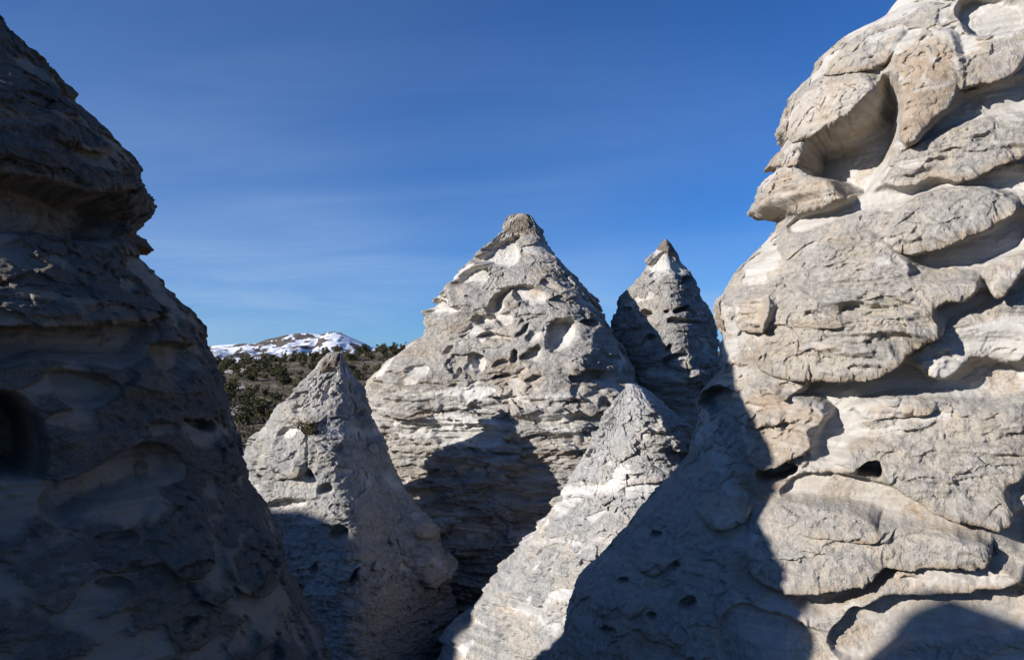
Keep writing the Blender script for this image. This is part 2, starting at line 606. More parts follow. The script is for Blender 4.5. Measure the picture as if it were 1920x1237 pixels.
            if kind == 'cap': alpha[idx] = np.minimum(alpha[idx], 1 - 0.75 * sst(-3, 5, sd))
        else:
            e0, e1 = (3.5, 24) if kind == 'hollow' else (3.5, 6)
            ew = opt.get('e0', e0) * (1 - s) + opt.get('e1', e1) * s
            m = sst(-0.4, 1, sd / ew)
            # bring the floor of the hollow to an even, smooth surface
            keep = 0.25 if kind == 'hollow' else 0.6
            h[idx] = h[idx] * (1 - m * (1 - keep)) - H * m
            hz[idx] *= (1 - m)
            mm = sst(-1, 4, sd)
            crust[idx] = crust[idx] * (1 - mm) + mm * (opt.get('crust', 0.02) + 0.45 * sst(-0.05, 0.5, n3[idx] + 0.7 * n2[idx]))
            oc[idx] = oc[idx] * (1 - mm) + mm * opt.get('ochre', 0.0)
        if opt.get('part', True):
            names.append({'slab': 'slab', 'cap': 'cap_rock', 'hollow': 'hollow', 'hole': 'hole'}[kind])
            sel = poly_sd(px[idx], py[idx], P) > 0.5
            region[idx[0][sel], idx[1][sel]] = len(names) - 1
    # pale beds
    for (yc, hw, stg) in white_bands:
        b = np.exp(-((qy + 7 * n1 + 9 * n3 - yc) / hw) ** 2) * stg * (0.35 + 0.65 * sst(-0.3, 0.35, n4 + 0.6 * n2))
        wh = np.maximum(wh, b * (ct > -0.2))
        crust = crust * (1 - 0.8 * np.clip(b, 0, 1))
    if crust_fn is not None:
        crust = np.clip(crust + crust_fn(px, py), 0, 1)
    if bandfn is not None: brk = brk + 0.45 * bandfn(py)
    h = h + blocks * L * (0.075 * ck1 * brk + 0.036 * ck2 * (0.3 + 0.7 * brk)) * (0.12 + 0.88 * crust)
    # roughness: coarse on crust, faint on bare rock
    rg = fbm(x0 / (k * 42), y0 / (k * 42), z0 / (k * 26), 4, 0.6)
    rf = fbm(x0 / (k * 11), y0 / (k * 11), z0 / (k * 9), 2, 0.6)
    rdg = 1 - np.abs(fbm(x0 / (k * 24) + 31, y0 / (k * 24), z0 / (k * 15), 3, 0.6)) * 2.2
    pits = np.minimum(fbm(x0 / (k * 20) + 11, y0 / (k * 20), z0 / (k * 15), 2) + 0.28, 0)
    vis_ = facing & (np.abs(T) < 1.6)
    h = h - 0.8 * np.median(h[vis_])                        # relief swings about the traced outline
    cc = 0.36 + 0.64 * crust
    h = h + rough * k * cc * (4.2 * rg + 1.9 * rf + 8.0 * pits + 2.6 * rdg)
    h = h * fade
    # outward from the rock, leaning towards the open side where weathering works
    nx_w = ct * c[0] + st * e[0]; ny_w = (ct * c[1] + st * e[1]) / plan
    nl_ = np.hypot(nx_w, ny_w) + 1e-9
    nx_w /= nl_; ny_w /= nl_
    cl_ = np.hypot(X, Y) + 1e-9
    dt_ = -(nx_w * X + ny_w * Y) / cl_
    q_ = vd * sst(-0.3, 0.2, dt_)
    dxw = (1 - q_) * nx_w - q_ * X / cl_; dyw = (1 - q_) * ny_w - q_ * Y / cl_
    dl_ = np.hypot(dxw, dyw) + 1e-9
    h = np.maximum(h, -0.85 * r)
    X = X + h * dxw / dl_; Y = Y + h * dyw / dl_
    ZZ2 = ZZ + hz * fade
    if lean is not None:
        X = X + lean[0] * (ZZ2 - ztop); Y = Y + lean[1] * (ZZ2 - ztop)
    P = np.stack([X, Y, ZZ2], -1).astype(np.float32)

    # smooth vertex normals from the full grid so that parts meet without a seam
    du = np.roll(P, -1, 1) - np.roll(P, 1, 1)
    dv = np.gradient(P, axis=0)
    N = np.cross(dv, du)
    N /= np.linalg.norm(N, axis=2, keepdims=True) + 1e-12
    out = (P[..., 0] - ax[0]) * N[..., 0] + (P[..., 1] - axw[1]) * N[..., 1]
    if np.mean(out) < 0: N = -N
    A = np.stack([np.clip(crust, 0, 1), np.clip(oc, 0, 1), np.clip(wh, 0, 1), alpha], -1)

    base = np.array([axw[0], axw[1], zbot])
    root = empty(name, base)
    tag(root, label, 'rock', group)
    V = P.reshape(-1, 3) - base
    Nf = N.reshape(-1, 3); Af = A.reshape(-1, 4)
    # pole on top
    top_v = np.array([[P[0, :, 0].mean() - base[0], P[0, :, 1].mean() - base[1], P[0, :, 2].max() - base[2] + 0.004]])
    V = np.vstack([V, top_v]); Nf = np.vstack([Nf, [[0, 0, 1]]]); Af = np.vstack([Af, Af[:1]])
    i, j = np.meshgrid(np.arange(nz - 1), np.arange(nt), indexing='ij')
    j2 = (j + 1) % nt
    quads = np.stack([i * nt + j, (i + 1) * nt + j, (i + 1) * nt + j2, i * nt + j2], -1).reshape(-1, 4)
    reg2 = region[:-1].copy()
    extra = []
    for rid in range(1, len(names)):
        ii, jj = np.nonzero(reg2 == rid)
        if len(ii) == 0: continue
        a0, a1, b0, b1 = ii.min(), ii.max() + 1, jj.min(), jj.max() + 1
        mk = reg2[a0:a1, b0:b1] == rid
        lab = np.where(mk, np.arange(1, mk.size + 1).reshape(mk.shape), 0)
        for _ in range(400):                               # spread labels until each island has one
            old = lab
            g = np.pad(lab, 1)
            lab = np.maximum.reduce([lab, g[2:, 1:-1], g[:-2, 1:-1], g[1:-1, 2:], g[1:-1, :-2]]) * mk
            if np.array_equal(lab, old): break
        ids, cnt = np.unique(lab[lab > 0], return_counts=True)
        o_ = np.argsort(-cnt)
        sub = reg2[a0:a1, b0:b1]
        for n_, q_ in enumerate(o_):
            if n_ == 0: continue
            if cnt[q_] < 220:
                sub[lab == ids[q_]] = 0
            else:
                extra.append(names[rid]); sub[lab == ids[q_]] = len(names) + len(extra) - 1
    names = names + extra
    reg = reg2.reshape(-1)
    # triangles at the pole become part of region of the first row
    jt = np.arange(nt)
    tri = np.stack([np.full(nt, nz * nt), jt, (jt + 1) % nt, (jt + 1) % nt], -1)
    tri = tri[:, :3]
    for rid, nm in enumerate(names):
        q = quads[reg == rid]
        if len(q) < 12: continue
        used = np.unique(q)
        remap = np.zeros(len(V), np.int64); remap[used] = np.arange(len(used))
        mesh_obj(nm, V[used], remap[q], mat, root, Nf[used], {'rock': Af[used]})
    used = np.unique(tri)
    remap = np.zeros(len(V), np.int64); remap[used] = np.arange(len(used))
    mesh_obj('tip', V[used], remap[tri], mat, root, Nf[used], {'rock': Af[used]})
    return root, P


# ------------------------------------------------------------------ ground and hillside
def gauss(x, y, cx, cy, sx, sy):
    return np.exp(-((x - cx) / sx) ** 2 - ((y - cy) / sy) ** 2)


def ground_h(x, y):
    d = np.hypot(x, y)
    z = -9.0 + 7.2 * np.exp(-(np.maximum(d - 0.8, 0) / 3.0) ** 2)                 # the knoll the camera stands on
    hill = np.interp(y, [20, 30, 45, 70, 100, 128, 150, 200, 400, 1200, 30000],
                     [-9, -7.2, -4.8, -2.6, -0.9, 0.5, -0.6, -6, -20, -60, -140])
    z = np.where(y > 20, hill, z)
    z = z + np.where((y > 28) & (y < 400), 1, 0) * (
        0.9 * fbm(x / 26, y / 26, np.zeros_like(x), 3) + 0.25 * fbm(x / 5, y / 5, np.zeros_like(x) + 4, 3)) * sst(28, 45, y)
    z = z + 2.3 * sst(-44, -18, x) * sst(70, 128, y) * (1 - sst(150, 220, y))
    # rocky rises left of and behind the camera, whose shade reaches the spires
    z = z + 13.1 * gauss(x, y, -20.0, 6.0, 4.0, 6.0)
    z = z + 11.9 * np.exp(-((x + 8.3) / 1.9) ** 2) * (1 - sst(1.5, 2.1, y)) * sst(-9, -5, y)
    z = z + 0.25 * fbm(x / 1.3, y / 1.3, np.zeros_like(x) + 2, 4) * (d < 60)
    return z


def axis_pts(lo, hi, d0, growth, dense):
    out = [0.0]; s = d0
    while out[-1] < hi:
        if out[-1] > dense: s *= growth
        out.append(out[-1] + s)
    pos_ = np.array(out)
    out = [0.0]; s = d0
    while out[-1] < -lo:
        if out[-1] > dense: s *= growth
        out.append(out[-1] + s)
    return np.concatenate([-np.array(out[1:])[::-1], pos_])


def ground_material():
    m = NT('dry_ground')
    wp, _, _ = m.attr('rock')
    n1 = m.noise(0.16, 7, 0.62)
    n2 = m.noise(1.4, 7, 0.68)
    n3 = m.noise(7.0, 5, 0.7)
    c = m.ramp(n1, [(0.33, (0.10, 0.074, 0.052)), (0.5, (0.15, 0.116, 0.083)), (0.66, (0.22, 0.18, 0.135))])
    c = m.mix(m.rng(n2, 0.5, 0.66, 0, 0.7), c, (0.055, 0.047, 0.030))
    c = m.mix(m.rng(n3, 0.55, 0.75, 0, 0.35), c, (0.24, 0.195, 0.145))
    f = m.math('ADD', wp, m.math('MULTIPLY', m.math('SUBTRACT', n2, 0.5), 1.1))
    c = m.mix(m.rng(f, 0.42, 0.66), c, m.ramp(n2, [(0.35, (0.40, 0.36, 0.31)), (0.65, (0.66, 0.63, 0.58))]))
    m.color(c)
    m.normal(m.bump(n3, 0.6, 0.12, m.bump(n2, 0.7, 0.35)))
    return m.m


gx = axis_pts(-26000, 26000, 0.45, 1.16, 34)
gy = axis_pts(-3000, 30000, 0.5, 1.12, 150)
GX, GY = np.meshgrid(gx, gy)
GZ = ground_h(GX, GY)
ny_, nx_ = GX.shape
gi, gj = np.meshgrid(np.arange(ny_ - 1), np.arange(nx_ - 1), indexing='ij')
gq = np.stack([gi * nx_ + gj, gi * nx_ + gj + 1, (gi + 1) * nx_ + gj + 1, (gi + 1) * nx_ + gj], -1).reshape(-1, 4)
gpx = 960 + GX / np.maximum(GY, 1) * F
# bare pale rock showing through on the hillside
pale = 0.95 * gauss(GX, GY, -22.0, 57, 3.2, 9) + 1.0 * gauss(GX, GY, -35, 104, 3.0, 7) + 0.9 * gauss(GX, GY, -42, 96, 1.6, 5) \
    + 0.6 * gauss(GX, GY, -27, 80, 2.5, 3) + np.where(np.hypot(GX, GY) < 28, 0.35, 0)
pale = np.clip(pale + 0.3 * fbm(GX / 9, GY / 9, GX * 0, 3), 0, 1)
ga = np.stack([pale, pale * 0, pale * 0, pale * 0 + 1], -1).reshape(-1, 4)
ground = mesh_obj('ground', np.stack([GX, GY, GZ], -1).reshape(-1, 3), gq, ground_material(), attrs={'rock': ga})
tag(ground, kind='structure')

# ------------------------------------------------------------------ snowy mountain
MD = 4200.0


def mountain():
    pxs = np.arange(250, 900, 2.0)
    v = np.concatenate([np.linspace(-1500, -400, 40), np.linspace(-390, 300, 120), np.linspace(320, 900, 20)])
    crest = np.interp(pxs, [250, 330, 380, 410, 440, 468, 480, 500, 520, 540, 560, 580, 600, 612, 625, 640, 655, 680, 700, 715, 740, 775, 830, 900],
                      [660, 655, 650, 647, 645, 643, 644, 636, 632, 627, 624.5, 624.5, 627, 624, 622.5, 624.5, 631, 642, 652, 654, 652, 650, 655, 662])
    PX, V = np.meshgrid(pxs, v)
    X = (PX - 960) / F * MD * (1 + V / MD * 0.5)
    Yd = MD + V
    top = (HOR - np.interp(PX.ravel(), pxs, crest).reshape(PX.shape)) / F * MD
    spur = fbm(X / 420, V / 900, X * 0, 3)
    prof = np.where(V < 0, np.clip(1 + V / (1150 + 350 * spur), 0, 1) ** 1.25, np.clip(1 - V / 900, 0, 1))
    Zm = -40 + (top + 40) * prof
    amp = sst(0, 250, np.abs(V)) * np.where(V < 0, 1, 0.3)
    Zm = Zm + amp * (38 * fbm(X / 210 + 3, V / 330, X * 0, 4) - 30 * np.abs(fbm(X / 130, V / 420, X * 0 + 9, 3)))
    # foothill in front, left
    Zm = Zm + 30 * gauss(X, V, (430 - 960) / F * MD, -620, 190, 260) + 24 * gauss(X, V, (560 - 960) / F * MD, -760, 150, 200)
    gz = np.gradient(Zm, axis=1) / (np.gradient(X, axis=1) + 1e-6)
    bare = fbm(X / 95, V / 120 + 4, Zm / 70, 5, 0.62) + 0.35 * fbm(X / 500, V / 500, X * 0 + 3, 2) + 0.55 * np.clip(gz - 0.08, -0.2, 0.5)
    A = np.stack([sst(-0.09, 0.10, bare), Zm * 0, Zm * 0, Zm * 0 + 1], -1)
    n, mm = X.shape
    i, j = np.meshgrid(np.arange(n - 1), np.arange(mm - 1), indexing='ij')
    q = np.stack([i * mm + j, i * mm + j + 1, (i + 1) * mm + j + 1, (i + 1) * mm + j], -1).reshape(-1, 4)
    t = NT('snow_and_scrub')
    a, _, _ = t.attr('rock')
    nn = t.noise(0.02, 8, 0.7, vec=t.scaled((1, 0.6, 3)))
    f = t.rng(t.math('ADD', a, t.math('MULTIPLY', t.math('SUBTRACT', nn, 0.5), 1.5)), 0.40, 0.60)
    t.color(t.mix(f, (0.80, 0.82, 0.86), t.ramp(nn, [(0.35, (0.07, 0.06, 0.055)), (0.7, (0.16, 0.13, 0.11))])))
    o = mesh_obj('snowy_mountain', np.stack([X, Yd, Zm], -1).reshape(-1, 3), q, t.m, attrs={'rock': A.reshape(-1, 4)})
    tag(o, kind='structure')
    return X, Yd, Zm


MX, MY, MZ = mountain()

# ------------------------------------------------------------------ the rocks
M_right = rock_material('rock_right', 0.0048, crust=(0.385, 0.356, 0.316), pale=(0.430, 0.404, 0.364), contrast=0.75)
M_left = rock_material('rock_left_shaded', 0.0055, crust=(0.135, 0.124, 0.111), pale=(0.225, 0.198, 0.165), contrast=0.65)  # same stone as its neighbours; colours darkened to deepen the shade on it
M_pyr = rock_material('rock_pyramid', 0.0125, crust=(0.370, 0.345, 0.310), pale=(0.47, 0.444, 0.400), contrast=0.85)
M_spire = rock_material('rock_spire', 0.0150, crust=(0.335, 0.317, 0.292), pale=(0.455, 0.432, 0.393), contrast=0.85)
M_lsp = rock_material('rock_small_spire', 0.0100, crust=(0.365, 0.352, 0.332), pale=(0.48, 0.462, 0.435), contrast=0.8)
M_cone = rock_material('rock_cone', 0.0090, crust=(0.405, 0.393, 0.375), pale=(0.49, 0.475, 0.452), contrast=0.7)

S, Hl, O = 'slab', 'hollow', 'hole'
right_feats = [
    # carved recesses first, the slabs standing proud of them after
    (Hl, .22, [(1785, 14), (1797, 36), (1809, 58), (1850, 64), (1935, 50), (1935, -20), (1812, -20)]),
    (Hl, .75, [(1510, 262), (1558, 234), (1615, 204), (1653, 163), (1660, 136), (1677, 150), (1688, 183), (1684, 217), (1678, 265),
               (1650, 326), (1615, 367), (1588, 352), (1564, 328), (1517, 328), (1497, 308), (1517, 282)], {'e1': 40, 'e0': 5, 'dir': (0.85, 0.5)}),
    (Hl, .12, [(1690, 285), (1720, 262), (1760, 215), (1805, 175), (1935, 125), (1935, 200), (1795, 232), (1730, 262), (1690, 290)]),
    (Hl, .08, [(1590, 372), (1640, 350), (1690, 352), (1725, 345), (1760, 330), (1800, 338), (1935, 300), (1935, 380), (1800, 345), (1715, 368),
               (1680, 400), (1600, 400), (1500, 440), (1470, 430), (1480, 405)], {'part': False}),
    (Hl, .16, [(1690, 462), (1760, 460), (1830, 432), (1935, 375), (1935, 470), (1850, 500), (1760, 510), (1716, 495)]),
    (Hl, .10, [(1745, 572), (1800, 552), (1850, 535), (1880, 550), (1935, 500), (1935, 560), (1800, 588), (1740, 640), (1700, 665), (1765, 612)],
     {'part': False}),
    (Hl, .20, [(1470, 735), (1520, 712), (1510, 694), (1600, 692), (1665, 684), (1700, 668), (1760, 708), (1800, 695), (1840, 662), (1935, 662),
               (1935, 745), (1760, 745), (1660, 742), (1600, 755), (1560, 790), (1550, 750), (1515, 738)], {'crust': 0.0}),
    (Hl, .10, [(1545, 785), (1560, 770), (1605, 760), (1612, 790), (1640, 800), (1590, 830), (1572, 862), (1540, 870), (1520, 850), (1530, 810)]),
    (O, .45, [(1412, 885), (1440, 866), (1480, 864), (1499, 880), (1478, 895), (1430, 908)]),
    (O, .40, [(1308, 748), (1330, 722), (1368, 724), (1374, 742), (1356, 768), (1330, 780)]),
    (Hl, .12, [(1500, 885), (1560, 880), (1660, 900), (1770, 945), (1880, 965), (1935, 940), (1935, 1050), (1858, 985), (1800, 966), (1660, 975),
               (1636, 955), (1534, 935), (1470, 935), (1460, 915)], {'crust': 0.15, 'ochre': 0.25, 'part': False}),
    (Hl, .14, [(1420, 1078), (1500, 1085), (1590, 1072), (1645, 1062), (1655, 1036), (1700, 1044), (1660, 1095), (1590, 1135), (1540, 1165), (1470, 1120)],
     {'ochre': 0.35}),
    (Hl, .10, [(1590, 1140), (1660, 1112), (1790, 1096), (1935, 1078), (1935, 1180), (1800, 1190), (1700, 1200), (1600, 1260), (1540, 1200)],
     {'crust': 0.1, 'ochre': 0.3, 'part': False}),
    (Hl, .08, [(1380, 1120), (1440, 1140), (1500, 1165), (1540, 1180), (1600, 1270), (1360, 1270), (1330, 1180)], {'crust': 0.2, 'part': False}),
    # slabs
    (S, .16, [(1541, 115), (1578, 85), (1626, 71), (1680, 56), (1704, 47), (1676, 85), (1672, 109), (1626, 131), (1585, 134), (1544, 141)], {'wear': .6}),
    (S, .32, [(1478, 262), (1484, 210), (1500, 170), (1545, 145), (1626, 134), (1645, 165), (1652, 195), (1600, 225), (1560, 240), (1512, 260)],
     {'crust': .35, 'round': .5, 'ochre': .35, 'edge': 12}),
    (S, .30, [(1456, 306), (1469, 282), (1497, 262), (1515, 272), (1514, 295), (1493, 309), (1466, 312)], {'round': .7, 'crust': .7}),
    (S, .30, [(1418, 390), (1429, 374), (1439, 336), (1459, 312), (1497, 316), (1524, 331), (1564, 329), (1581, 353), (1595, 370), (1564, 380),
              (1510, 389), (1466, 396), (1439, 401)], {'crust': .3, 'round': .5, 'ochre': .55, 'edge': 10}),
    (S, .34, [(1670, 102), (1680, 85), (1700, 78), (1727, 68), (1755, 54), (1795, 61), (1806, 136), (1797, 183), (1772, 204), (1755, 217),
              (1710, 272), (1690, 258), (1680, 221), (1680, 190), (1683, 153), (1670, 136)], {'crust': .4, 'ochre': .75, 'round': .35, 'edge': 7}),
    (S, .20, [(1795, 98), (1935, 45), (1935, 106), (1877, 146), (1823, 153), (1802, 163), (1806, 136)], {'crust': .8}),
    (S, .18, [(1646, 340), (1673, 292), (1727, 265), (1795, 238), (1935, 203), (1935, 290), (1877, 299), (1829, 326), (1802, 331), (1755, 326),
              (1724, 340), (1677, 350)], {'wear': .7, 'flat': .2}),
    (S, .30, [(1712, 372), (1761, 353), (1806, 343), (1850, 352), (1917, 372), (1880, 403), (1802, 434), (1761, 456), (1717, 465), (1680, 458),
              (1660, 437), (1690, 410)], {'wear': .4, 'edge': 3.5}),
    (S, .26, [(1863, 485), (1935, 452), (1935, 485), (1904, 512), (1877, 546), (1856, 532), (1850, 505)], {'edge': 3.5}),
    (S, .33, [(1435, 492), (1510, 444), (1564, 437), (1626, 434), (1660, 451), (1714, 498), (1700, 515), (1761, 519), (1829, 509), (1838, 529),
              (1812, 549), (1772, 553), (1744, 570), (1774, 594), (1758, 611), (1694, 651), (1660, 682), (1602, 689), (1510, 692), (1463, 685),
              (1418, 672), (1429, 631), (1439, 604), (1456, 536)], {'flat': .12, 'wear': .55, 'edge': 4}),
    (S, .05, [(1480, 560), (1520, 550), (1570, 555), (1585, 575), (1570, 600), (1520, 610), (1480, 600)], {'part': False, 'wear': .2}),
    (S, .07, [(1530, 605), (1600, 590), (1640, 560), (1660, 540), (1645, 575), (1600, 608), (1560, 614)], {'part': False, 'wear': .2}),
    (S, .20, [(1412, 695), (1463, 689), (1520, 709), (1510, 726), (1473, 736), (1422, 709)], {'crust': .5, 'ochre': .4}),
    (S, .13, [(1700, 665), (1744, 638), (1795, 590), (1935, 560), (1935, 658), (1880, 668), (1843, 658), (1819, 661), (1792, 695), (1765, 706),
              (1727, 692)], {'crust': .04, 'wear': 0, 'flat': .1, 'edge': 6, 'liprust': 0}),
    (S, .10, [(1609, 760), (1663, 746), (1748, 750), (1748, 767), (1660, 777), (1615, 784)], {'crust': .3, 'ochre': .9}),
    (S, .18, [(1398, 719), (1435, 716), (1510, 740), (1549, 757), (1546, 784), (1512, 792), (1529, 811), (1520, 832), (1470, 852), (1430, 867),
              (1405, 845), (1395, 790)], {'crust': .35, 'ochre': .6, 'flat': .7}),
    (S, .08, [(1400, 770), (1440, 758), (1474, 764), (1470, 785), (1430, 793), (1402, 792)], {'part': False, 'crust': .95}),
    (S, .22, [(1381, 604), (1388, 563), (1422, 536), (1456, 549), (1456, 590), (1435, 614), (1395, 617)], {'crust': .4, 'ochre': .4, 'round': .3}),
    (S, .28, [(1573, 862), (1590, 835), (1640, 800), (1720, 785), (1780, 770), (1850, 765), (1935, 758), (1935, 870), (1890, 885), (1885, 905),
              (1907, 935), (1880, 960), (1830, 955), (1770, 940), (1700, 915), (1665, 895), (1650, 870), (1635, 865), (1610, 885), (1580, 878)],
     {'flat': .25, 'edge': 4, 'wear': .45}),
    (O, .40, [(1606, 882), (1625, 862), (1652, 857), (1656, 898), (1632, 892)]),
    (S, .27, [(1402, 1033), (1410, 971), (1442, 953), (1457, 938), (1534, 937), (1585, 946), (1636, 957), (1657, 979), (1789, 964), (1803, 971),
              (1854, 979), (1856, 1004), (1832, 1033), (1767, 1026), (1701, 1041), (1650, 1033), (1639, 1059), (1585, 1070), (1512, 1081),
              (1457, 1083), (1417, 1070)], {'flat': .4, 'edge': 3.5, 'wear': .35}),
    (S, .06, [(1442, 953), (1470, 938), (1534, 937), (1585, 946), (1636, 957), (1655, 975), (1655, 990), (1630, 1004), (1560, 998), (1500, 990),
              (1450, 968)], {'flat': .8, 'edge': 3, 'wear': .1}),
    (S, .16, [(1592, 1135), (1650, 1099), (1676, 1073), (1730, 1041), (1785, 1033), (1905, 1048), (1918, 1070), (1869, 1088), (1789, 1092),
              (1730, 1099), (1676, 1103), (1650, 1110)], {'crust': .1, 'wear': 0, 'flat': .2, 'edge': 5, 'ochre': .2}),
    (O, .14, [(1215, 1000), (1232, 990), (1246, 998), (1228, 1010)]), (O, .12, [(1150, 1090), (1172, 1078), (1182, 1092), (1160, 1100)]),
    (O, .16, [(1270, 1130), (1300, 1110), (1312, 1132), (1284, 1146)]), (O, .12, [(1210, 1150), (1226, 1142), (1236, 1158), (1218, 1166)]),
    (O, .14, [(1120, 1180), (1150, 1170), (1160, 1186), (1132, 1196)]), (O, .12, [(1255, 1060), (1268, 1050), (1282, 1062), (1264, 1070)]),
    (S, .16, [(1195, 1040), (1240, 1022), (1262, 1046), (1235, 1075), (1200, 1070)], {'round': .4}),
    (S, .16, [(1150, 1120), (1200, 1100), (1215, 1130), (1180, 1150)], {'round': .4}),
    (S, .22, [(1307, 946), (1344, 924), (1402, 938), (1408, 953), (1366, 975), (1326, 973)], {'crust': .3, 'flat': .3}),
]
right_left_sil = [(1905, -260), (1850, -200), (1790, -120), (1735, -60), (1690, 0), (1665, 35), (1640, 68), (1600, 84), (1562, 95), (1545, 115),
                  (1515, 155), (1500, 175), (1488, 205), (1480, 245), (1476, 262), (1455, 298), (1460, 308), (1474, 314), (1440, 345), (1421, 382),
                  (1424, 398), (1462, 406), (1456, 430), (1440, 450), (1400, 490), (1378, 510), (1360, 545), (1340, 570), (1343, 595), (1352, 625),
                  (1352, 690), (1330, 715), (1308, 745), (1312, 790), (1300, 815), (1294, 850), (1250, 900), (1200, 960), (1150, 1020), (1085, 1090),
                  (1067, 1140), (1060, 1180), (1040, 1240), (1000, 1340), (960, 1460)]
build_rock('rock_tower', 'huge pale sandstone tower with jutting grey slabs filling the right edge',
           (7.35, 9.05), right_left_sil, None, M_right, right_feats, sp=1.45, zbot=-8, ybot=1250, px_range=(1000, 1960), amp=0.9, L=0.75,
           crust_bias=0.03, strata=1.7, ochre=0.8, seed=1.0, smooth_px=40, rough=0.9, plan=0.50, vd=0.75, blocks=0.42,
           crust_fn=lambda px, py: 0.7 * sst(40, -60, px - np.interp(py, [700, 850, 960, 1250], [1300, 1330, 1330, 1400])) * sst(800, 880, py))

left_feats = [
    (Hl, .50, [(-60, 322), (60, 330), (135, 350), (170, 364), (205, 354), (232, 384), (240, 404), (222, 428), (200, 455), (150, 450), (100, 436),
               (-60, 428)], {'e0': 4, 'e1': 26, 'crust': .1}),
    (Hl, .22, [(-60, 608), (60, 607), (140, 603), (270, 588), (300, 600), (305, 640), (250, 690), (150, 680), (80, 670), (-60, 700)],
     {'e0': 5, 'e1': 40, 'crust': .15}),
    (Hl, .14, [(82, 690), (154, 690), (227, 713), (230, 739), (165, 772), (124, 762), (98, 736)], {'e0': 14, 'e1': 14, 'crust': .1}),
    (O, .8, [(-60, 735), (0, 735), (41, 747), (72, 780), (84, 816), (88, 868), (64, 902), (0, 892), (-60, 890)], {'e0': 20, 'e1': 30}),
    (Hl, .22, [(100, 905), (196, 868), (278, 821), (340, 842), (362, 888), (330, 909), (247, 925), (150, 960), (110, 990), (60, 960)],
     {'e0': 7, 'e1': 40, 'crust': .1}),
    (O, .2, [(330, 782), (362, 788), (406, 784), (408, 812), (375, 806)]),
    (Hl, .18, [(280, 655), (300, 640), (365, 640), (372, 680), (350, 720), (300, 700)], {'e0': 8, 'e1': 20}),
    (O, .12, [(165, 1000), (250, 985), (262, 1010), (200, 1022)]),
    (O, .12, [(170, 1100), (220, 1080), (262, 1090), (230, 1110)]),
    (S, .14, [(75, 112), (82, 105), (98, 150), (101, 185), (88, 170)], {}),
    (S, .15, [(60, 205), (130, 205), (205, 262), (200, 285), (120, 262)], {'wear': .3}),
    (S, .08, [(-60, 250), (60, 262), (140, 300), (225, 305), (262, 345), (220, 348), (168, 360), (130, 345), (50, 328), (-60, 320)],
     {'wear': .4, 'flat': .2}),
    (S, .14, [(196, 440), (235, 448), (258, 455), (228, 466), (210, 460)], {'crust': .5}),
    (S, .14, [(-60, 500), (60, 520), (200, 545), (300, 560), (300, 582), (200, 598), (60, 603), (-60, 604)], {'flat': .1, 'crust': .7}),
    (S, .2, [(280, 940), (340, 925), (380, 940), (400, 1010), (360, 1070), (300, 1050), (275, 990)], {'round': .6}),
    (S, .2, [(400, 1030), (470, 960), (510, 1010), (520, 1090), (450, 1110)], {'round': .5}),
]
left_right_sil = [(-100, -100), (-84, -78), (-50, -20), (0, 50), (30, 85), (63, 112), (80, 112), (98, 150), (100, 185), (130, 205), (180, 235), (205, 265),
                  (230, 295), (250, 310), (262, 348), (274, 375), (272, 400), (238, 424), (240, 442), (259, 453), (224, 464), (238, 482), (290, 520), (310, 550),
                  (350, 585), (370, 610), (380, 650), (400, 690), (415, 740), (430, 800), (440, 850), (450, 890), (490, 950), (510, 1000), (520, 1050),
                  (540, 1100), (575, 1170), (590, 1237), (620, 1330), (640, 1450)]
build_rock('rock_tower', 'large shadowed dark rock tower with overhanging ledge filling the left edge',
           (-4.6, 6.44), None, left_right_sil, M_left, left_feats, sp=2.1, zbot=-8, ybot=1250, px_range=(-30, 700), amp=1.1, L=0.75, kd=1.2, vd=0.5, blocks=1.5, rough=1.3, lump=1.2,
           crust_bias=0.02, strata=1.5, ochre=0.4, seed=2.0, smooth_px=40, tafoni=0.12)

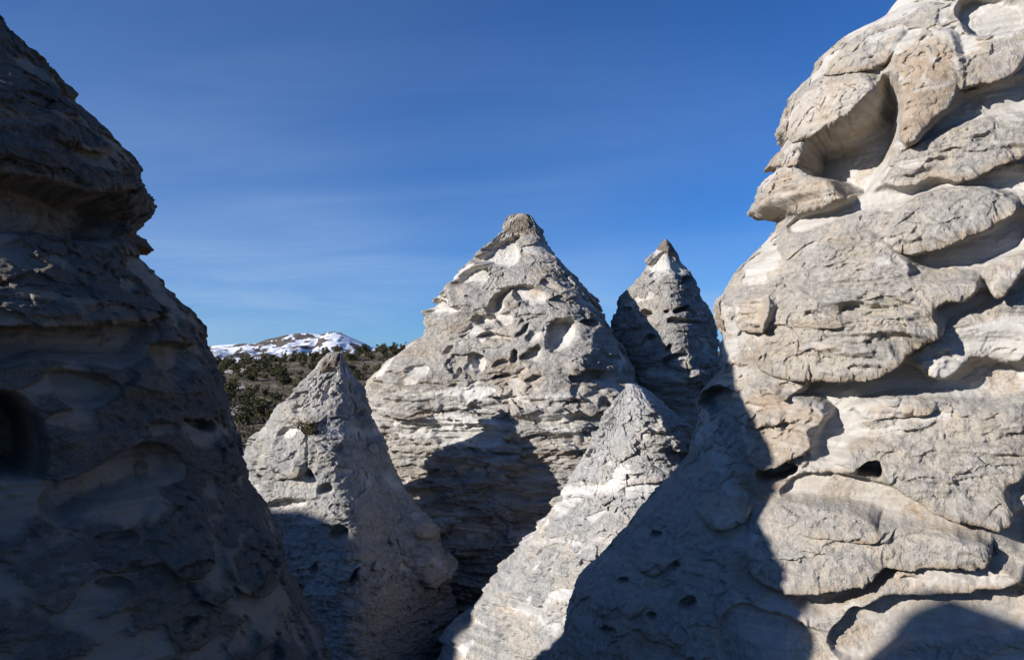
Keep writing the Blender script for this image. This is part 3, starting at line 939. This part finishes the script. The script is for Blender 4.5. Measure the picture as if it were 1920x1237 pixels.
pyr_feats = [
    (Hl, .26, [(937, 449), (953, 446), (972, 443), (987, 443), (965, 461), (972, 474), (970, 500), (921, 505), (906, 496), (884, 489), (912, 468)],
     {'e1': 10}),
    (Hl, .24, [(850, 536), (859, 514), (878, 505), (909, 499), (918, 518), (912, 530), (878, 539), (859, 539)], {'e1': 10}),
    (O, .30, [(916, 590), (922, 568), (940, 548), (965, 527), (973, 534), (955, 560), (945, 580), (930, 597)], {'e0': 4, 'e1': 16, 'crust': .2}),
    (Hl, .22, [(968, 527), (997, 533), (1034, 555), (1022, 568), (993, 579), (978, 568), (964, 553)], {'e1': 12}),
    (Hl, .2, [(815, 561), (834, 565), (859, 577), (865, 583), (828, 590), (809, 586), (796, 580)], {'e1': 10}),
    (O, .26, [(884, 599), (893, 586), (906, 590), (933, 596), (921, 604), (890, 606)], {'e1': 6}),
    (Hl, .22, [(966, 622), (974, 603), (992, 597), (989, 612), (972, 629)], {'e1': 5}),
    (Hl, .28, [(884, 632), (909, 615), (921, 618), (940, 630), (967, 627), (948, 641), (921, 640)], {'e1': 7}),
    (Hl, .40, [(1031, 593), (1078, 594), (1083, 618), (1067, 648), (1033, 657), (1022, 640)], {'e1': 14, 'e0': 4}),
    (Hl, .24, [(972, 671), (1006, 646), (1028, 656), (1015, 679), (1003, 682)], {'e1': 10}),
    (Hl, .3, [(1081, 596), (1109, 593), (1125, 599), (1122, 615), (1094, 613)], {'e1': 7}),
    (O, .3, [(830, 652), (840, 645), (849, 648), (844, 659), (832, 661)]),
    (Hl, .25, [(876, 665), (890, 657), (909, 660), (913, 677), (900, 700), (890, 700), (881, 680)], {'e1': 8}),
    (O, .3, [(956, 672), (965, 648), (976, 657), (973, 675), (962, 679)]),
    (Hl, .2, [(925, 682), (931, 667), (956, 667), (959, 681), (931, 686)], {'e1': 5}),
    (O, .22, [(849, 706), (856, 692), (863, 695), (860, 709), (853, 711)]),
    (O, .32, [(694, 722), (706, 704), (722, 717), (713, 725)]),
    (Hl, .26, [(921, 706), (953, 694), (963, 702), (928, 712)], {'e1': 5}),
    (Hl, .22, [(976, 709), (1003, 694), (1020, 708), (990, 716)], {'e1': 5}),
    (Hl, .3, [(1068, 706), (1109, 693), (1147, 690), (1150, 712), (1128, 714), (1078, 720)], {'e1': 6}),
    (O, .15, [(876, 553), (884, 549), (886, 553), (880, 556)]),
    (Hl, .14, [(760, 690), (795, 680), (800, 700), (780, 712), (755, 708)], {'part': False}),
    (S, .25, [(705, 782), (722, 778), (730, 790), (726, 806), (708, 806)], {'round': .7}),
    (S, .25, [(1082, 732), (1100, 715), (1125, 722), (1128, 760), (1100, 772), (1084, 758)], {'round': .5}),
    (S, .3, [(1118, 735), (1135, 722), (1165, 724), (1172, 750), (1150, 770), (1122, 758)], {'round': .6}),
    (S, .2, [(1075, 655), (1105, 640), (1112, 672), (1095, 700), (1072, 700), (1065, 680)], {'round': .3}),
    (S, .1, [(690, 770), (760, 752), (828, 752), (830, 766), (760, 778), (700, 782)], {'flat': .6, 'part': False}),
    ('cap', .004, [(946, 421), (963, 400), (988, 400), (1005, 424), (1008, 434), (984, 437), (962, 440), (949, 429)], {'flat': .8, 'wear': 0, 'lip': 0}),
]
pyr_l = [(966, 401), (955, 405), (943, 421), (945, 432), (930, 448), (900, 472), (875, 498), (850, 520), (848, 536), (822, 555), (806, 572), (792, 583),
         (798, 592), (793, 602), (800, 612), (801, 628), (780, 638), (755, 655), (720, 680), (705, 695), (692, 712), (684, 728), (688, 760), (697, 790),
         (690, 850), (690, 1000), (685, 1240)]
pyr_r = [(982, 401), (995, 405), (1009, 424), (1017, 445), (1030, 462), (1055, 496), (1075, 514), (1095, 540), (1115, 560), (1128, 580), (1137, 594),
         (1132, 600), (1148, 615), (1165, 645), (1180, 670), (1192, 700), (1202, 720), (1215, 760), (1225, 900), (1230, 1240)]
build_rock('rock_pyramid', 'tall pointed pyramid rock with many hollows and brown cap at centre', (0.18, 19.6), pyr_l, pyr_r, M_pyr, pyr_feats,
           sp=1.4, kd=1.04, zbot=-9, ybot=1180, amp=0.9, L=1.5, crust_bias=0.16, strata=0.6, tafoni=0.07, wobble=9.5, ochre=0.6, seed=3.0, sil=0.4, facets=[(-20, .80), (84, .80)],
           smooth_px=28, white_bands=[(736, 10, .8), (762, 5, .6), (788, 10, .9), (808, 8, .9), (832, 6, .6), (862, 7, .5), (900, 6, .4)],
           blocks=1.35, bandfn=lambda py: 1.9 * sst(715, 755, py))

sp_feats = [
    (Hl, .16, [(1214, 492), (1235, 473), (1244, 468), (1266, 476), (1272, 490), (1291, 508), (1279, 517), (1250, 508), (1229, 511), (1214, 514),
               (1206, 508)], {'e1': 8}),
    (O, .45, [(1275, 527), (1285, 517), (1300, 522), (1292, 532), (1279, 534)]),
    (O, .5, [(1261, 578), (1273, 571), (1291, 567), (1296, 575), (1279, 582), (1264, 585)]),
    (O, .3, [(1247, 580), (1257, 576), (1256, 583), (1249, 585)], {'part': False}),
    (O, .32, [(1249, 599), (1262, 591), (1273, 592), (1306, 600), (1314, 607), (1285, 606), (1256, 605)]),
    (O, .3, [(1203, 587), (1211, 576), (1224, 583), (1220, 591)]),
    (O, .3, [(1210, 637), (1220, 625), (1228, 633), (1222, 642)]),
    (O, .3, [(1246, 652), (1256, 640), (1264, 651), (1252, 660)]),
    (O, .3, [(1165, 583), (1178, 574), (1183, 582), (1172, 588)]),
    (O, .35, [(1303, 556), (1312, 552), (1318, 566), (1310, 568)]),
    (O, .35, [(1240, 668), (1270, 662), (1298, 664), (1262, 674), (1244, 690)]),
    (S, .25, [(1254, 676), (1275, 672), (1296, 674), (1298, 686), (1270, 690)], {'flat': .7}),
    (S, .25, [(1288, 693), (1312, 688), (1324, 695), (1310, 701)], {'flat': .7}),
    (S, .22, [(1284, 702), (1305, 700), (1322, 708), (1300, 712)], {'flat': .7}),
    (S, .2, [(1306, 672), (1332, 665), (1336, 680), (1312, 684)], {'flat': .7}),
    ('cap', .004, [(1234, 458), (1246, 447), (1258, 450), (1268, 472), (1247, 476), (1235, 466)], {'flat': .8, 'wear': 0, 'lip': 0}),
]
sp_l = [(1246, 449), (1239, 456), (1229, 470), (1213, 485), (1216, 498), (1206, 514), (1193, 528), (1178, 542), (1163, 555), (1160, 566), (1162, 576),
        (1150, 600), (1145, 650), (1135, 720), (1120, 900), (1110, 1200)]
sp_r = [(1250, 449), (1258, 457), (1268, 474), (1271, 488), (1290, 505), (1302, 525), (1312, 550), (1328, 572), (1340, 592), (1344, 615), (1349, 640),
        (1350, 665), (1357, 690), (1362, 760), (1380, 900), (1390, 1200)]
build_rock('rock_spire', 'slender pointed spire half in shade behind the central pyramid rock', (3.74, 19.55), sp_l, sp_r, M_spire, sp_feats,
           sp=1.2, zbot=-9, ybot=980, amp=0.8, L=1.3, crust_bias=0.22, strata=0.5, tafoni=0.10, ochre=0.3, seed=4.0, sil=0.4, smooth_px=22, facets=[(-32, .80), (62, .80)],
           white_bands=[(500, 14, .5), (705, 14, .5)], bandfn=lambda py: 1.4 * sst(655, 690, py))

ls_feats = [
    (Hl, .16, [(600, 694), (629, 681), (633, 704), (619, 700)], {'e1': 5}),
    (O, .16, [(617, 784), (629, 778), (641, 783), (629, 787)]),
    (O, .2, [(655, 778), (680, 764), (686, 771), (668, 781)]),
    (O, .22, [(566, 892), (580, 872), (593, 891), (575, 897)]),
    (Hl, .2, [(592, 912), (618, 898), (624, 920), (599, 927)], {'e1': 6}),
    (Hl, .2, [(490, 940), (556, 930), (580, 934), (561, 954), (512, 960)], {'e1': 10}),
    (O, .3, [(614, 996), (633, 972), (658, 995), (643, 1010), (623, 1008)]),
    (O, .2, [(576, 1066), (590, 1049), (595, 1071), (585, 1079)]),
    (O, .2, [(542, 1100), (570, 1092), (574, 1102), (548, 1108)]),
    (Hl, .25, [(650, 1085), (676, 1050), (668, 1085), (655, 1096)], {'e1': 6}),
    (Hl, .12, [(520, 806), (545, 795), (560, 806), (550, 822), (520, 824)], {'e1': 5, 'part': False}),
    (O, .09, [(573, 812), (577, 812), (579, 840), (578, 874), (575, 874), (574, 840)], {'part': False}),
    (S, .14, [(487, 870), (510, 842), (560, 850), (572, 872), (566, 888), (525, 893), (490, 885)], {'flat': .4}),
    (S, .14, [(512, 772), (535, 760), (600, 772), (612, 786), (560, 790), (516, 780)], {'flat': .2, 'part': False, 'crust': .6}),
    (S, .3, [(775, 1040), (790, 1010), (832, 1035), (838, 1075), (820, 1095), (780, 1090)], {'round': .5, 'crust': .5}),
    (S, .25, [(755, 960), (790, 950), (812, 985), (800, 1002), (765, 1000)], {'round': .5, 'crust': .5}),
    ('cap', .004, [(600, 690), (607, 668), (624, 657), (643, 663), (643, 677), (629, 683), (613, 692)], {'flat': .7, 'wear': 0, 'lip': 0}),
]
ls_l = [(622, 659), (612, 662), (603, 672), (592, 690), (570, 710), (540, 742), (514, 765), (513, 776), (500, 792), (480, 815), (462, 838), (449, 855),
        (450, 880), (462, 915), (452, 980), (440, 1100), (430, 1240)]
ls_r = [(630, 659), (643, 664), (650, 682), (665, 705), (686, 735), (692, 765), (715, 820), (740, 880), (765, 930), (790, 965), (812, 990), (834, 1030),
        (840, 1070), (832, 1100), (850, 1140), (858, 1170), (850, 1240)]
_, LS_P = build_rock('rock_spire', 'grey cone-shaped spire with a small bush, in front of the hillside', (-3.2, 15.0), ls_l, ls_r, M_lsp, ls_feats, sp=1.35, zbot=-9, ybot=1250,
           amp=0.8, L=1.0, crust_bias=0.36, strata=0.6, tafoni=0.09, ochre=0.12, seed=5.0, smooth_px=28, facets=[(-42, .78), (52, .80)], lump=1.5, blocks=1.5,
           white_bands=[(806, 10, .55), (905, 22, .7), (858, 6, .3)], rough=1.15)

fc_feats = [
    (S, .12, [(1196, 802), (1230, 796), (1292, 820), (1294, 848), (1240, 832), (1200, 815)], {'flat': .4, 'crust': .9}),
    (S, .1, [(1160, 880), (1210, 860), (1280, 860), (1270, 890), (1180, 905), (1158, 900)], {'flat': .3, 'part': False}),
    (Hl, .1, [(1136, 792), (1142, 782), (1156, 778), (1150, 788), (1140, 798)], {'e1': 4, 'part': False}),
    (Hl, .06, [(1070, 905), (1090, 898), (1100, 906), (1085, 914)], {'ochre': .5, 'part': False}),
]
fc_l = [(1188, 719), (1176, 726), (1156, 747), (1136, 780), (1124, 800), (1105, 845), (1085, 875), (1064, 905), (1052, 935), (1030, 965), (1010, 985),
        (985, 1012), (965, 1042), (945, 1062), (920, 1095), (900, 1130), (872, 1172), (840, 1190), (828, 1205), (822, 1240), (800, 1330)]
fc_r = [(1196, 719), (1214, 729), (1240, 748), (1268, 775), (1300, 800), (1290, 840), (1310, 880), (1350, 950), (1400, 1040), (1480, 1240), (1520, 1330)]
build_rock('rock_cone', 'smooth pale layered rock cone, sunlit, low between the pyramid and right tower', (1.9, 13.2), fc_l, fc_r, M_cone, fc_feats, sp=1.35, zbot=-9,
           ybot=1250, amp=0.55, L=0.9, crust_bias=0.12, strata=2.4, ochre=0.12, seed=6.0, smooth_px=26, facets=[(-38, .82), (66, .86)], lump=1.5, blocks=1.9,
           white_bands=[(918, 10, .9), (1012, 9, .6), (965, 4, .3)], rough=0.9)

bo = [(437, 833), (432, 842), (428, 858), (425, 900), (420, 990)]
bo_r = [(450, 832), (460, 845), (466, 870), (475, 900), (480, 990)]
build_rock('rock_outcrop', 'small pale rock stub peeking out behind the shadowed left tower', (-6.6, 19.0), bo, bo_r, M_lsp, [], sp=1.5, zbot=-9, ybot=960,
           amp=0.7, L=0.6, strata=0.6, seed=7.0, smooth_px=10)

# ------------------------------------------------------------------ junipers on the hillside
def leaf_material(name, a, b):
    m = NT(name)
    m.color(m.ramp(m.noise(1.7, 5, 0.7), [(0.3, a), (0.7, b)]))
    m.b.inputs['Roughness'].default_value = 0.8
    return m.m


def bark_material():
    m = NT('bark')
    m.color(m.ramp(m.noise(6, 5, 0.7, vec=m.scaled((1, 1, 0.2))), [(0.3, (0.06, 0.045, 0.035)), (0.7, (0.17, 0.14, 0.115))]))
    return m.m


M_leaf = [leaf_material('juniper_leaf', (0.040, 0.043, 0.018), (0.105, 0.100, 0.044)),
          leaf_material('juniper_leaf_olive', (0.058, 0.054, 0.024), (0.145, 0.128, 0.062))]
M_bark = bark_material()


def tube(pts, rads, n=5):
    pts = np.asarray(pts, float)
    V, Q = [], []
    for a, (p, r_) in enumerate(zip(pts, rads)):
        d = pts[min(a + 1, len(pts) - 1)] - pts[max(a - 1, 0)]
        d = d / (np.linalg.norm(d) + 1e-9)
        u = np.cross(d, (0.3, 1, 0.2)); u /= np.linalg.norm(u); w = np.cross(d, u)
        for b in range(n):
            t = 2 * math.pi * b / n
            V.append(p + r_ * (math.cos(t) * u + math.sin(t) * w))
        if a:
            for b in range(n):
                Q.append([(a - 1) * n + b, (a - 1) * n + (b + 1) % n, a * n + (b + 1) % n, a * n + b])
    return np.array(V), np.array(Q)


def join(parts):
    V, Q, o = [], [], 0
    for v, q in parts:
        V.append(v); Q.append(q + o); o += len(v)
    return np.vstack(V), np.vstack(Q)


def shrub_meshes(seed, nleaf=1700, leaf=0.058):
    """unit juniper (about 1 m wide): twisted limbs and a ragged crown of leaf sprays"""
    g = np.random.default_rng(seed)
    limbs, tips = [], []
    for a in range(9):
        az = g.uniform(0, 2 * math.pi); out = g.uniform(0.08, 0.40); top = g.uniform(0.30, 0.80)
        p0 = np.array([0, 0, -0.12]); p3 = np.array([out * math.cos(az), out * math.sin(az), top])
        p1 = p0 * 0.65 + p3 * 0.3 + g.normal(0, 0.03, 3); p2 = p0 * 0.3 + p3 * 0.7 + g.normal(0, 0.05, 3)
        limbs.append(tube([p0, p1, p2, p3], [0.035, 0.025, 0.016, 0.006]))
        tips += [p3, p2, 0.5 * (p1 + p2)]
    tips = np.array(tips)
    cl = tips[g.integers(0, len(tips), 26)] + g.normal(0, 0.07, (26, 3))
    cl[:, 2] = np.maximum(cl[:, 2], 0.10)
    cr = g.uniform(0.07, 0.17, 26)
    w = g.integers(0, 26, nleaf)
    d = g.normal(0, 1, (nleaf, 3)); d /= np.linalg.norm(d, axis=1, keepdims=True)
    c = cl[w] + d * (cr[w] * g.uniform(0.45, 1.05, nleaf))[:, None]
    up = d * 0.7 + np.array([0, 0, 0.6]) + g.normal(0, 0.4, (nleaf, 3)); up /= np.linalg.norm(up, axis=1, keepdims=True)
    sd = np.cross(up, g.normal(0, 1, (nleaf, 3))); sd /= np.linalg.norm(sd, axis=1, keepdims=True)
    ln = leaf * g.uniform(0.6, 1.4, nleaf)[:, None]; wd = ln * 0.48
    V = np.stack([c - up * ln * 0.5, c + sd * wd, c + up * ln * 0.6, c - sd * wd], 1).reshape(-1, 3)
    Q = np.arange(nleaf * 4).reshape(-1, 4)
    return join(limbs), (V, Q)


def to_mesh(name, vq, mat):
    o = mesh_obj(name, vq[0], vq[1], mat, smooth=False)
    me = o.data
    bpy.data.objects.remove(o)
    return me


protos = []
for a in range(6):
    tr, cr_ = shrub_meshes(100 + a)
    protos.append((to_mesh('trunk', tr, M_bark), to_mesh('crown', cr_, M_leaf[a % 2])))


def edge_x(poly, y):
    p = np.array(poly); o = np.argsort(p[:, 1])
    return np.interp(y, p[o, 1], p[o, 0])


g = np.random.default_rng(21)
placed = []


def add_shrub(x, y, w, hgt):
    z = float(ground_h(np.array([x]), np.array([y]))[0])
    k = len(placed)
    tm, cmesh = protos[k % 6]
    d = y
    if d > 104: lab, grp = 'dark green juniper bush on the skyline ridge below the snowy mountain', 'junipers along the ridge'
    elif d > 60: lab, grp = 'dark green juniper bush scattered on the brown hillside slope', 'junipers on the slope'
    else: lab, grp = 'olive green juniper bush at the hill foot beside the shadowed left tower', 'junipers at the hill foot'
    r_ = empty('juniper_bush', (x, y, z - 0.05))
    r_.rotation_euler = (0, 0, g.uniform(0, 6.28)); r_.scale = (w, w * g.uniform(0.8, 1.15), hgt)
    tag(r_, lab, 'bush', grp)
    for nm, me in (('trunk', tm), ('crown', cmesh)):
        o = bpy.data.objects.new(nm, me); C.objects.link(o); o.parent = r_
    placed.append((x, y, w))


tries = 0
while len(placed) < 150 and tries < 6000:
    tries += 1
    y = g.choice([g.uniform(38, 60), g.uniform(60, 104), g.uniform(104, 131)], p=[0.16, 0.44, 0.40])
    qx = g.uniform(372, 790)
    x = (qx - 960) / F * y
    z = float(ground_h(np.array([x]), np.array([y]))[0])
    qy = HOR - (z + 0.8) / y * F
    hidden = qx < edge_x(left_right_sil, qy) - 14 or (edge_x(ls_l, qy) + 12 < qx < edge_x(ls_r, qy) - 12 and qy > 662) \
        or (qx > edge_x(pyr_l, qy) + 12)
    if hidden: continue
    w = g.choice([g.uniform(0.7, 1.4), g.uniform(1.4, 2.5)]) * (0.85 if y < 60 else 1.0)
    if any((x - a) ** 2 + (y - b) ** 2 < (0.42 * (w + c)) ** 2 for a, b, c in placed): continue
    # leave the bare pale patches open
    if gauss(x, y, -22.0, 57, 3.2, 9) + gauss(x, y, -35, 104, 3, 6) > 0.5: continue
    add_shrub(x, y, w, min(1.75, w * g.uniform(0.7, 1.0)))

# dry tufts and sagebrush between the junipers
n = 7000
ty = np.exp(g.uniform(math.log(36), math.log(132), n)); tx = (g.uniform(370, 800, n) - 960) / F * ty
tz = ground_h(tx, ty)
ns = 7
tt = np.repeat(np.arange(n), ns)
az = g.uniform(0, 6.28, n * ns); sz = np.repeat(g.uniform(0.07, 0.22, n), ns)
base = np.stack([tx, ty, tz - 0.03], 1)[tt] + np.stack([np.cos(az), np.sin(az), az * 0], 1) * (sz * 0.25)[:, None]
tip = base + np.stack([np.cos(az) * 0.7, np.sin(az) * 0.7, g.uniform(0.7, 1.2, n * ns)], 1) * sz[:, None]
sdv = np.stack([-np.sin(az), np.cos(az), az * 0], 1) * (sz * 0.16)[:, None]
V = np.stack([base - sdv * 0.5, base + sdv * 0.5, tip + sdv, tip - sdv], 1).reshape(-1, 3)
mt = NT('dry_brush')
mt.color(mt.ramp(mt.noise(0.9, 4, 0.7), [(0.3, (0.055, 0.05, 0.028)), (0.55, (0.10, 0.085, 0.05)), (0.75, (0.17, 0.14, 0.09))]))
tuft = mesh_obj('dry_brush', V, np.arange(len(V)).reshape(-1, 4), mt.m, smooth=False)
tag(tuft, 'low dry brown brush covering the hillside between junipers', 'brush', kind='stuff')

# ------------------------------------------------------------------ the bush growing on the grey spire
def surf(P, qx, qy):
    X, Y, Z = P[..., 0], P[..., 1], P[..., 2]
    d = (960 + X / Y * F - qx) ** 2 + (HOR - Z / Y * F - qy) ** 2 + np.where(Y > np.median(Y) + 0.3, 1e6, 0)
    return P.reshape(-1, 3)[np.argmin(d)]


bp = surf(LS_P, 577, 815)
gb = np.random.default_rng(5)
root = empty('small_bush', (bp[0], bp[1] - 0.03, bp[2]))
root.scale = (1.45, 1.3, 1.45)
tag(root, 'small dry brownish bush growing from a ledge of the grey cone-shaped spire', 'bush')
stems, lc = [], []
for a in range(26):
    azm = gb.uniform(0, 6.28); el = gb.uniform(0.25, 1.4); ln = gb.uniform(0.13, 0.25)
    d = np.array([math.cos(azm) * math.cos(el) * 1.15, math.sin(azm) * math.cos(el) * 0.7 - 0.45, math.sin(el) * 0.85])
    p0 = gb.normal(0, 0.012, 3); p2 = p0 + d * ln; p1 = 0.5 * (p0 + p2) + gb.normal(0, 0.018, 3)
    stems.append(tube([p0, p1, p2], [0.005, 0.0035, 0.0015], 4))
    for t in gb.uniform(0.35, 1.08, 26):
        lc.append(p0 + d * ln * t + gb.normal(0, 0.018, 3))
sv, sq = join(stems)
mesh_obj('stems', sv, sq, M_bark, root, smooth=False)
lc = np.array(lc); nl = len(lc)
u1 = gb.normal(0, 1, (nl, 3)); u1 /= np.linalg.norm(u1, axis=1, keepdims=True)
u2 = np.cross(u1, gb.normal(0, 1, (nl, 3))); u2 /= np.linalg.norm(u2, axis=1, keepdims=True)
V = np.stack([lc - u1 * 0.013, lc + u2 * 0.006, lc + u1 * 0.013, lc - u2 * 0.006], 1).reshape(-1, 3)
mesh_obj('foliage', V, np.arange(nl * 4).reshape(-1, 4), leaf_material('bush_leaf', (0.05, 0.042, 0.018), (0.15, 0.12, 0.05)), root, smooth=False)

# ------------------------------------------------------------------ pines on the mountain top
gp = np.random.default_rng(3)
pv, pq = [], []
tiers = []
for a in range(5):
    z0_, z1_, r0 = 0.12 + a * 0.17, 0.12 + a * 0.17 + 0.28, 0.30 - a * 0.05
    n_ = 10
    ring = np.array([[r0 * gp.uniform(0.7, 1.15) * math.cos(6.283 * b / n_), r0 * gp.uniform(0.7, 1.15) * math.sin(6.283 * b / n_), z0_ + gp.uniform(-.03, .03)] for b in range(n_)])
    v = np.vstack([ring, [[0, 0, z1_]], [[0, 0, z0_ + 0.05]]])
    q = np.array([[b, (b + 1) % n_, n_, n_] for b in range(n_)] + [[(b + 1) % n_, b, n_ + 1, n_ + 1] for b in range(n_)])[:, :3]
    tiers.append((v, q))
pine_crown = to_mesh('crown', join(tiers), M_leaf[0])
pine_trunk = to_mesh('trunk', tube([(0, 0, -0.1), (0, 0, 0.4), (0, 0, 0.9)], [0.035, 0.028, 0.008], 6), M_bark)
for a, qx in enumerate([611, 622, 627, 630, 633, 636, 639, 642, 647, 651]):
    x = (qx - 960) / F * MD
    col = np.argmin(np.abs((MX[60] - x)))
    kk = np.argmin(np.abs(MY[:, col] - MD))
    hh = gp.uniform(6, 10)
    r_ = empty('pine_tree', (MX[kk, col], MY[kk, col], MZ[kk, col] - 0.6))
    r_.scale = (hh * 1.1, hh * 1.1, hh); r_.rotation_euler = (0, 0, a)
    tag(r_, 'tiny dark pine standing on the top of the snowy mountain', 'tree', 'pines on the mountain top')
    for nm, me in (('trunk', pine_trunk), ('crown', pine_crown)):
        o = bpy.data.objects.new(nm, me); C.objects.link(o); o.parent = r_
